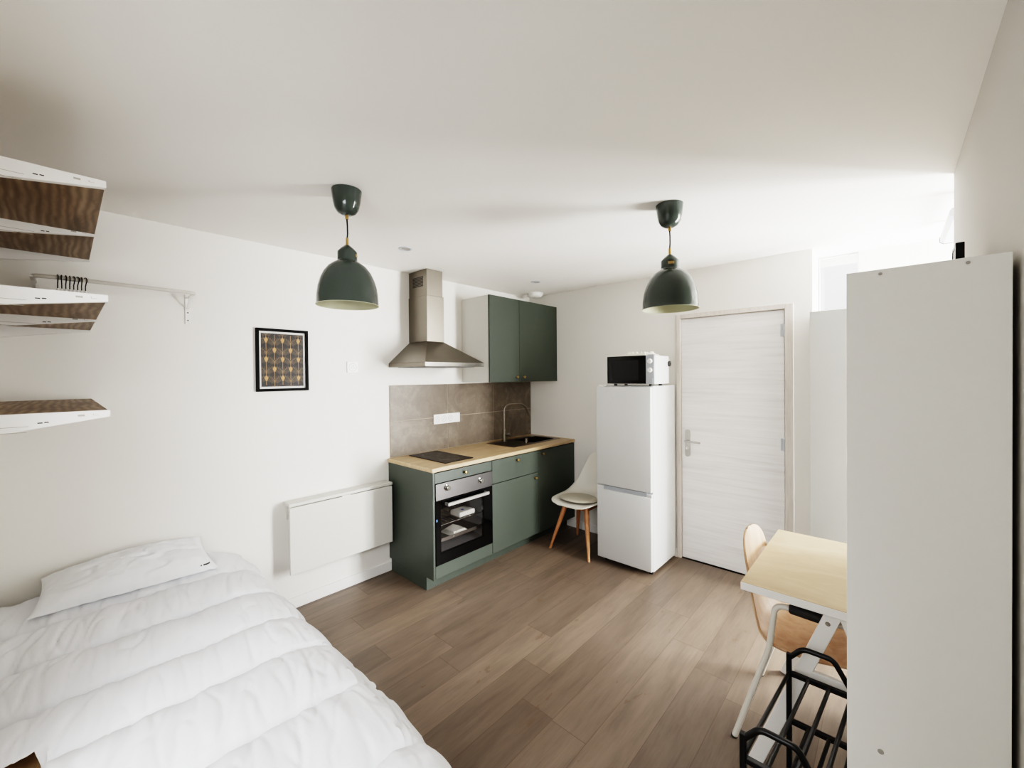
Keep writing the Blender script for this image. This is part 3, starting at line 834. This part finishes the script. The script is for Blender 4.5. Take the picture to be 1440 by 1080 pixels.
def pillow():
    N1, N2 = 70, 44
    P00, P10 = Vector((-2.665, -.118, .566)), Vector((-2.655, .553, .558))     # front edge, near / far corner
    P01, P11 = Vector((-2.972, -.085, .628)), Vector((-2.972, .530, .648))     # back edge along the wall
    vs = []; fs = []
    def surf(u, v, side):
        p = P00.lerp(P10, u).lerp(P01.lerp(P11, u), v)
        # pinched sides
        uu, vv = 2*u-1, 2*v-1
        p.y -= .018*uu*(1-abs(vv)**2)*1.0*(abs(uu)**3); 
        p.x += .014*(1-uu*uu)*(1 if v < .5 else 0)*(-vv)*0
        bul = max(0, (1-abs(uu)**2.6))**.55*max(0, (1-abs(vv)**2.4))**.6
        n = Vector((.42, 0, .9)).normalized()
        h = (.098 if side > 0 else -.012)*bul
        if side > 0:
            h += bul*(noise.noise((u*5, v*4, 2.2))*.014+noise.noise((u*13, v*9, 5.2))*.006)
            rid = abs(noise.noise((u*4.2+v*2.5, v*5-u*1.4, 7.7))); h -= bul*.012*max(0, .14-rid)/.14; rid = abs(noise.noise((u*11+v*4, v*8-u*3, 3.7))); h -= bul*.005*max(0, .16-rid)/.16
            h += .006*noise.noise((u*22, v*5, 1.1))*(1-bul)
            # slump: crest towards the wall
            p.x -= .018*bul
        return p+n*h
    for side in (1, -1):
        o = len(vs)
        for i in range(N1+1):
            for j in range(N2+1): vs.append(surf(i/N1, j/N2, side))
        for i in range(N1):
            for j in range(N2):
                a = o+i*(N2+1)+j
                fs.append((a, a+N2+1, a+N2+2, a+1) if side > 0 else (a, a+1, a+N2+2, a+N2+1))
    # keep the pillow out of the wall and on the quilt
    for v in vs: v.x = max(v.x, XW+.004)
    m = MB(); m.add(vs, fs); return m, vs, fs
m, pv, pf = pillow()
t = thing('pillow', 'white cotton pillow at the head of the bed against the wall', 'pillow', (-2.82, .22, .56))
pc = m.build('pillow_case', 'pillow', t, angle=80)
hb = BVHTree.FromPolygons(pv, pf)
hm = MB()
def on_pillow(y, off):
    # front edge point, lifted a touch towards the room
    r = hb.ray_cast(Vector((-2.3, y, .585+off)), Vector((-1, 0, 0)))
    return (r[0]+Vector((.0012, 0, .0008))) if r[0] else None
for ya, yb in ((.474, .480), (.486, .517), (.533, .548)):
    prev = None
    for k in range(5):
        y = ya+(yb-ya)*k/4; a = on_pillow(y, 0); b2 = on_pillow(y, .006)
        if a and b2:
            if prev: hm.add([prev[0], a, b2, prev[1]], [(0, 1, 2, 3)])
            prev = (a, b2)
if hm.v: hm.build('hem_print', 'tag_ink', t)

# ------------------------------------------------------------------ fridge, microwave
t = thing('fridge_freezer', 'white two door fridge freezer beside the entrance door', 'fridge', (-1.6, 3.28, 0))
fx0, fx1, fy0, fy1, fz = -1.833, -1.358, 3.04, 3.52, 1.483
MB().box(fx0+.003, fy0+.045, .03, fx1-.002, fy1, fz-.004, .004).build('body', 'fridge', t)
m = MB(); m.box(fx0, fy0, .655, fx1-.002, fy0+.040, fz-.012, .006, seg=2); m.build('fridge_door', 'fridge', t)
lo = MB(); lo.box(fx0, fy0, .042, fx1-.002, fy0+.040, .615, .006, seg=2); lo.box(fx0, fy0, .607, fx0+.06, fy0+.04, .648, .004); lo.box(fx1-.045, fy0+.012, .615, fx1-.002, fy0+.04, .640, .003, 0)
lo = lo.build('freezer_door', 'fridge', t)
MB().box(fx0+.06, fy0+.016, .613, fx1-.045, fy0+.040, .648, .002).build('grip_recess', 'grey_trim', lo)
MB().box(fx0+.01, fy0+.0395, .06, fx1-.006, fy0+.0455, fz-.02).build('door_gasket', 'grey_trim', t)
MB().box(fx0+.02, fy0+.005, fz-.0125, fx0+.07, fy0+.09, fz+.006, .003).build('hinge_cover', 'white', t)
for x in (fx0+.04, fx1-.04):
    for y in (fy0+.08, fy1-.06): MB().cyl((x, y, 0), (x, y, .032), .016).build('foot', 'black', t)

t = thing('microwave', 'white microwave with black glass door standing on top of the fridge', 'microwave', (-1.54, 3.2, fz))
mx0, mx1, my0, my1, mz0, mz1 = -1.735, -1.333, 3.05, 3.33, fz+.012, 1.718
MB().box(mx0+.002, my0+.014, mz0, mx1, my1, mz1-.002, .004).build('housing', 'fridge', t)
mpx = -1.402
dd = MB(); dd.box(mx0, my0, mz0+.002, mpx, my0+.0135, mz1, .002); do = dd.build('door', 'black_gloss', t)
MB().box(mx0+.04, my0-.0006, mz0+.03, mpx-.06, my0-.0001, mz1-.035).build('door_window', 'black', do)
cp = MB().box(mpx+.001, my0, mz0+.002, mx1, my0+.0135, mz1, .002).build('control_panel', 'grey_trim', t)
for z in (1.672, 1.604):
    k = MB(); k.lathe([(.0001, 0), (.019, 0), (.019, -.003), (.0165, -.005), (.0155, -.017), (.0001, -.018)], (-1.367, my0, z), 24, axis='y'); k.build('dial', 'white', cp)
MB().box(-1.392, my0-.004, mz0+.012, -1.343, my0, mz0+.045, .002).build('door_button', 'grey_trim', cp)
for x in (mx0+.05, mx1-.05):
    for y in (my0+.05, my1-.05): MB().cyl((x, y, fz-.003), (x, y, mz0+.001), .014, n=14).build('foot', 'black', t)
MB().cyl((mx1+.0, my1-.004, 1.655), (mx1+.012, my1-.004, 1.655), .022, n=16).build('rear_cable_hook', 'black', t)
# ribbed tray and crumpled napkin on the microwave
m = MB(); ty, tz = 3.13, mz1-.0015
m.box(-1.615, ty, tz, -1.44, ty+.08, tz+.022, .004)
for k in range(5):
    x = -1.610+.0345*k; m.prism([(x, tz+.022), (x+.006, tz+.034), (x+.022, tz+.034), (x+.028, tz+.022)], 1, ty+.004, ty+.076)
tag(m.build('egg_tray', 'tag_white'), 'cream ridged tray lying on top of the microwave', 'tray')
m = MB(); N = 9; vs = []; fs = []
for i in range(N):
    for j in range(N):
        u, v = i/(N-1), j/(N-1)
        z = .012+.024*max(0, 1-((u-.35)**2*9+(v-.5)**2*4))+.012*noise.noise((u*5, v*5, 1))
        z = max(.0015, z*(1-(2*abs(u-.5))**4)+.0)
        vs.append((-1.432+.075*u, ty+.005+.07*v, tz+z))
for i in range(N-1):
    for j in range(N-1): a = i*N+j; fs.append((a, a+N, a+N+1, a+1))
m.add(vs, fs); tag(m.build('paper_napkin', 'white', angle=60), 'crumpled white napkin beside the ridged tray on the microwave', 'napkin')

# ------------------------------------------------------------------ white chair with beech legs
t = thing('white_chair', 'white shell chair with a seat pad and beech legs, between cabinets and fridge', 'chair', (-2.085, 3.19, 0))
CX, CY = -2.075, 3.185
def shell_surface(rows, n=26, thick=.006):
    """rows: list of (center point, half width, lift at the rim, direction of the lift)"""
    vs = []; fs = []
    for c, hw, lift, d in rows:
        c = Vector(c); d = Vector(d)
        for k in range(n+1):
            u = -1+2*k/n
            vs.append((c, hw, lift, d, u))
    return vs
def chair_shell(rows, across, n=26):
    """rows give profile points; across = unit vector of the width"""
    A = Vector(across); vs = []; fs = []
    for c, hw, lift, d in rows:
        c = Vector(c); d = Vector(d).normalized()
        for k in range(n+1):
            u = -1+2*k/n
            vs.append(c+A*hw*u+d*lift*abs(u)**2.4)
    for i in range(len(rows)-1):
        for k in range(n):
            a = i*(n+1)+k; fs.append((a, a+1, a+n+2, a+n+1))
    return vs, fs
def spline(pts, n):
    """Catmull-Rom through rows of equal length tuples"""
    out = []
    P = [pts[0]]+list(pts)+[pts[-1]]
    for i in range(1, len(P)-2):
        for k in range(n):
            t_ = k/n
            row = []
            for a, b2, c, d in zip(P[i-1], P[i], P[i+1], P[i+2]):
                row.append(.5*((2*b2)+(-a+c)*t_+(2*a-5*b2+4*c-d)*t_*t_+(-a+3*b2-3*c+d)*t_**3))
            out.append(tuple(row))
    out.append(tuple(pts[-1])); return out
# rows: y, z, half width, lift, dy, dz   (front edge to top of back)
raw = [(-.245, .425, .10, .0, 0, 1), (-.235, .438, .165, .008, 0, 1), (-.18, .445, .205, .016, 0, 1), (-.06, .436, .222, .028, 0, 1), (.06, .432, .222, .04, 0, 1), (.14, .442, .215, .055, -.2, 1),
       (.195, .475, .20, .06, -.6, .8), (.228, .54, .18, .05, -1, .3), (.255, .63, .155, .035, -1, .1), (.285, .73, .125, .02, -1, 0), (.302, .79, .095, .010, -1, 0), (.310, .815, .055, .004, -1, 0), (.312, .821, .012, .0, -1, 0)]
rows = [((CX, CY+r[0], r[1]), r[2], r[3], (0, r[4], r[5])) for r in spline(raw, 5)]
vs, fs = chair_shell(rows, (1, 0, 0))
m = MB(); m.add(vs, fs); sh = m.build('shell', 'shell_white', t, angle=70)
so = sh.modifiers.new('thickness', 'SOLIDIFY'); so.thickness = .008; so.offset = -1
# seat pad
m = MB(); N = 26; vs = []; fs = []
for i in range(N+1):
    for j in range(N+1):
        u, v = -1+2*i/N, -1+2*j/N
        q = max(abs(u), abs(v)); ang = math.atan2(v, u); rr_ = q
        du_, dv_ = (math.cos(ang)*rr_, math.sin(ang)*rr_)
        y = CY-.055+.155*dv_; x = CX+.175*du_*(1-.08*dv_)
        h = .028*max(0, 1-rr_**4)**.6
        vs.append((x, y, .462-.006*dv_+h*.8))
for i in range(N):
    for j in range(N): a = i*(N+1)+j; fs.append((a, a+N+1, a+N+2, a+1))
m.add(vs, fs); m.build('seat_pad', 'cushion', t, angle=70)
# beech under-frame and legs
feet = [(-.215, -.205), (.20, -.215), (-.20, .215), (.20, .215)]
tops = [(-.105, -.10), (.105, -.10), (-.10, .10), (.10, .10)]
for (fx_, fy_), (ux, uy) in zip(feet, tops):
    m = MB(); p0 = Vector((CX+fx_, CY+fy_, 0)); p1 = Vector((CX+ux, CY+uy, .415))
    n = 16; vs = []; fs = []
    for k in range(n+1):
        s = k/n; c = p0.lerp(p1, s); r = .011+.012*min(1, s*1.25)
        for a in range(14):
            an = 2*PI*a/14; vs.append(c+Vector((math.cos(an)*r, math.sin(an)*r, 0)))
    for k in range(n):
        for a in range(14): fs.append((k*14+a, k*14+(a+1) % 14, (k+1)*14+(a+1) % 14, (k+1)*14+a))
    fs.append(tuple(range(13, -1, -1))); fs.append(tuple(n*14+a for a in range(14)))
    m.add(vs, fs); m.build('leg', 'beech', t)
m = MB()
for a, b2 in ((0, 1), (1, 3), (3, 2), (2, 0)):
    m.bar((CX+tops[a][0]*1.06, CY+tops[a][1]*1.06, .393), (CX+tops[b2][0]*1.06, CY+tops[b2][1]*1.06, .393), .022, .032, b=.002)
m.build('under_frame', 'beech', t)

# ------------------------------------------------------------------ desk, desk chair
t = thing('desk', 'small birch topped desk with white A-frame legs, beside the shoe rack', 'desk', (-.14, 2.2, 0))
dx0, dx1, dy0, dy1, dz = -.447, .150, 1.826, 2.572, .738
MB().box(dx0, dy0, dz-.032, dx1, dy1, dz-.0012, .002).build('top_edge', 'white', t)
MB().box(dx0+.001, dy0+.001, dz-.0012, dx1-.001, dy1-.001, dz, 0).build('top_surface', 'birch', t)
for y in (1.874, 2.535):
    zt = dz-.032
    l1 = MB(); l1.bar((-.410, y, .0), (-.152, y, zt), .048, .022, up=(0, 1, 0), b=.002)
    l1 = l1.build('leg', 'white', t)
    l2 = MB().bar((.140, y, .0), (-.118, y, zt), .048, .022, up=(0, 1, 0), b=.002).build('leg', 'white', t)
    MB().box(-.235, y-.0105, .43, -.035, y+.0105, .462, .002).build('cross_bar', 'white', t)
    m = MB(); m.lathe([(.0001, -.0125), (.008, -.0125), (.008, -.011), (.0001, -.011)], (-.1715, y, .66), 16, axis='y'); m.build('bolt', 'chrome', l1)
    MB().box(-.30, y-.010, zt-.014, .03, y+.010, zt, .002).build('top_rail', 'white', t)

t = thing('desk_chair', 'beige wooden shell chair with white tube legs, pushed under the desk', 'chair', (-.22, 2.195, 0))
DY = 2.195
raw = [(-.505, .842, .010, 0, 1, 0), (-.503, .836, .07, .003, 1, 0), (-.499, .815, .125, .008, 1, 0), (-.492, .77, .165, .014, 1, 0), (-.478, .68, .185, .02, 1, 0), (-.464, .58, .195, .025, 1, 0), (-.452, .51, .198, .028, 1, .1),
       (-.428, .455, .20, .022, .8, .4), (-.37, .424, .205, .012, .3, 1), (-.25, .426, .21, .008, 0, 1), (-.12, .452, .212, .006, 0, 1), (-.01, .468, .205, .004, 0, 1), (.035, .466, .185, .0, 0, 1), (.05, .452, .14, .0, 0, 1)]
rows = [((r[0], DY, r[1]), r[2], r[3], (r[4], 0, r[5])) for r in spline(raw, 5)]
vs, fs = chair_shell(rows, (0, 1, 0))
m = MB(); m.add(vs, fs); sh = m.build('shell', 'shell_birch', t, angle=70)
so = sh.modifiers.new('thickness', 'SOLIDIFY'); so.thickness = .009; so.offset = 0
for y in (DY-.245, DY+.245):
    m = MB(); m.tube(smooth_path([(-.503, y, .002), (-.372, y, .44), (-.350, y, .632), (-.02, y, .625), (.0, y, .44), (.085, y, .002)], .04, 7), .0115, 12)
    side = m.build('leg_frame', 'shell_white', t)
    MB().cyl((-.5036, y, 0), (-.5024, y, .006), .0135, n=14).build('foot_cap', 'pad', side)
    MB().cyl((.0836, y, 0), (.0850, y, .006), .0135, n=14).build('foot_cap', 'pad', side)
    m = MB(); m.tube([(-.302, y, .631), (-.296, y, .631), (-.19, y, .628), (-.18, y, .628)], [.015, .0185, .0185, .014], 16); m.build('arm_pad', 'pad', t)
for x in (-.386, -.005): MB().cyl((x, DY-.245, .395), (x, DY+.245, .395), .0105).build('cross_tube', 'shell_white', t)

# ------------------------------------------------------------------ shoe rack
t = thing('shoe_rack', 'black metal tube shoe rack with raised end handles, against the white wardrobe side', 'shoe rack', (-.195, 1.52, 0))
rn = [(-.3165, 1.315), (-.281, 1.805)]          # room side uprights, near and far end
wd = .178
bars = []
for ex, ey in rn:
    m = MB(); sq = .0165
    m.box(ex-sq/2, ey-sq/2, 0, ex+sq/2, ey+sq/2, .535, .002); m.box(ex+wd-sq/2, ey-sq/2, 0, ex+wd+sq/2, ey+sq/2, .49, .002)
    m.tube(smooth_path([(ex+.002, ey, .520), (ex+.042, ey, .568), (ex+.130, ey, .568), (ex+wd-.001, ey, .485)], .018, 5), .0088, 12)
    m.build('end_frame', 'black_metal', t)
    for z in (.462, .285, .105):
        MB().box(ex+sq/2, ey-.008, z-.0085, ex+wd-sq/2, ey+.008, z+.0085, .0015).build('cross_bar', 'black_metal', t)
for z in (.462, .285, .105):
    for k in range(4):
        o = wd*k/3; m = MB()
        m.cyl((rn[0][0]+o, rn[0][1]+.008, z+.002), (rn[1][0]+o, rn[1][1]-.008, z+.002), .0062, n=10)
        m.build('shelf_bar', 'black_metal', t)

# ------------------------------------------------------------------ white wardrobe in front, one shaded grey behind
t = thing('wardrobe', 'tall white wardrobe, its plain side panel nearest the camera at the right edge', 'wardrobe', (.05, 1.58, 0))
wx0, wx1, wy0, wy1, wz = -.086, .188, 1.36, 1.80, 1.823
sp = MB().box(wx0, wy0, .002, wx1, wy0+.018, wz, .001).build('side_panel', 'panel', t)
m = MB(); m.box(wx0, wy1-.018, .002, wx1, wy1, wz, .001); m.build('side_panel', 'panel', t)
m = MB(); m.box(wx0+.002, wy0+.018, wz-.02, wx1, wy1-.018, wz, .001); m.build('top_panel', 'panel', t)
m = MB(); m.box(wx1-.005, wy0+.018, .06, wx1, wy1-.018, wz-.02); m.build('back_panel', 'panel', t)
for z in (.06, .618, 1.2): MB().box(wx0+.02, wy0+.018, z, wx1-.006, wy1-.018, z+.018).build('shelf', 'panel', t)
MB().box(wx0+.001, wy0+.019, .065, wx0+.017, wy1-.019, wz-.022, .001).build('door', 'panel', t)
for x, z, r in ((-.021, 1.811, .007), (.124, 1.811, .007), (-.021, .630, .0062), (.124, .630, .0062)):
    m = MB(); m.lathe([(.0001, -.0011), (r*.55, -.0011)], (x, wy0, z), 18, mat=1, axis='y'); m.lathe([(r*.55, -.0011), (r, -.001), (r, .0)], (x, wy0, z), 18, mat=0 if z > 1 else 1, axis='y'); m.build('screw_cap', ['white', 'socket_grey'], sp)
t = thing('photo_frame', 'small black photo frame standing on top of the white wardrobe', 'photo frame', (.14, 1.74, wz))
m = MB(); fz0 = wz+.0005
m.box(.131, 1.70, fz0, .149, 1.712, fz0+.108, .001); m.box(.131, 1.786, fz0, .149, 1.798, fz0+.108, .001); m.box(.131, 1.712, fz0, .149, 1.786, fz0+.012, .001); m.box(.131, 1.712, fz0+.096, .149, 1.786, fz0+.108, .001)
m.build('frame', 'black', t)
MB().box(.133, 1.712, fz0+.012, .146, 1.786, fz0+.096).build('photo', 'mat', t)

t = thing('wardrobe', 'tall wardrobe side panel shaded grey, between the entrance door and the white wardrobe', 'wardrobe', (-.15, 3.42, 0))
gx0, gx1, gy0, gy1, gz = -.395, .14, 3.30, 3.552, 1.968
MB().box(gx0, gy0, .002, gx1, gy0+.018, gz, .001).build('side_panel', 'panel_shade', t)
m = MB(); m.box(gx0, gy1-.018, .002, gx1, gy1, gz, .001); m.build('side_panel', 'panel_shade', t)
m = MB(); m.box(gx0+.02, gy0+.018, gz-.02, gx1, gy1-.018, gz, .001); m.box(gx0+.02, gy0+.018, .05, gx1, gy1-.018, .07); m.build('top_panel', 'panel_shade', t)
MB().box(gx0, gy0+.020, .05, gx0+.018, gy1-.020, gz-.002, .001).build('door', 'panel_shade', t)

# roller blind cassette in the window bay
t = thing('roller_blind', 'white roller blind cassette with grey edge high in the bright window bay', 'blind', (.24, 3.1, 2.33))
m = MB(); m.prism([(.206, 2.352), (.207, 2.327), (.222, 2.317), (.275, 2.317), (.275, 2.362), (.214, 2.362)], 1, 2.92, 3.485); m.build('cassette', 'grey_trim', t)
m = MB(); m.prism([(.2035, 2.355), (.2045, 2.326), (.221, 2.314), (.277, 2.314), (.277, 2.365), (.212, 2.365)], 1, 3.485, 3.495); m.build('end_cap', 'socket_dark', t)
m = MB(); m.box(.235, 2.94, 2.362, .25, 2.96, ZC); m.box(.235, 3.44, 2.362, .25, 3.46, ZC); m.build('bracket', 'grey_trim', t)

# ------------------------------------------------------------------ light
W = bpy.data.worlds.new('World'); SC.world = W; W.use_nodes = True
nt = W.node_tree; nt.nodes.clear()
bg = nt.nodes.new('ShaderNodeBackground'); ow = nt.nodes.new('ShaderNodeOutputWorld')
bg.inputs[0].default_value = (.97, .985, 1, 1); bg.inputs[1].default_value = 1.5
nt.links.new(bg.outputs[0], ow.inputs[0])
def area(name, loc, rot, sx, sy, power, col=(1, 1, 1), spread=180):
    l = bpy.data.lights.new(name, 'AREA'); l.shape = 'RECTANGLE'; l.size = sx; l.size_y = sy; l.energy = power; l.color = col; l.spread = math.radians(spread)
    o = bpy.data.objects.new(name, l); COL.objects.link(o); o.location = loc; o.rotation_euler = rot; return o
# daylight entering through the three windows
area('daylight_bay', (XG+.2, (YW+YE)/2, 1.25), (0, math.radians(90), 0), 2.3, .9, 340, (.97, .98, .99))
area('daylight_nook', ((NX0+NX1)/2, YE+.35, 2.0), (math.radians(-100), 0, 0), .3, .8, 4)
area('daylight_front', (-.42, YF-.52, 1.75), Vector((-.80, .36, -.55)).to_track_quat('-Z', 'Y').to_euler(), 1.0, 1.0, 40, (.96, .975, 1), 140)

# ------------------------------------------------------------------ camera
cam = bpy.data.cameras.new('camera'); co = bpy.data.objects.new('camera', cam); COL.objects.link(co)
th, pi_, ro = math.radians(42.62664), math.radians(-.52575), math.radians(-.52072)
r = Vector((math.cos(th), math.sin(th), 0)); f = Vector((-math.sin(th), math.cos(th), 0)); u = Vector((0, 0, 1))
f2 = f*math.cos(pi_)+u*math.sin(pi_); u2 = u*math.cos(pi_)-f*math.sin(pi_)
r3 = r*math.cos(ro)+u2*math.sin(ro); u3 = u2*math.cos(ro)-r*math.sin(ro)
mt = Matrix((r3, u3, -f2)).transposed().to_4x4(); mt.translation = (0, 0, 1.57)
co.matrix_world = mt
cam.sensor_fit = 'HORIZONTAL'; cam.sensor_width = 36; cam.lens = 580.66/1440*36
cam.shift_y = -(540-533.555)/1440; cam.clip_start = .02
SC.camera = co
SC.view_settings.view_transform = 'Filmic'
SC.view_settings.look = 'Very High Contrast'
SC.view_settings.exposure = .28
SC.cycles.use_denoising = True
SC.cycles.max_bounces = 10; SC.cycles.diffuse_bounces = 6; SC.cycles.transparent_max_bounces = 12
SC.cycles.sample_clamp_indirect = 8
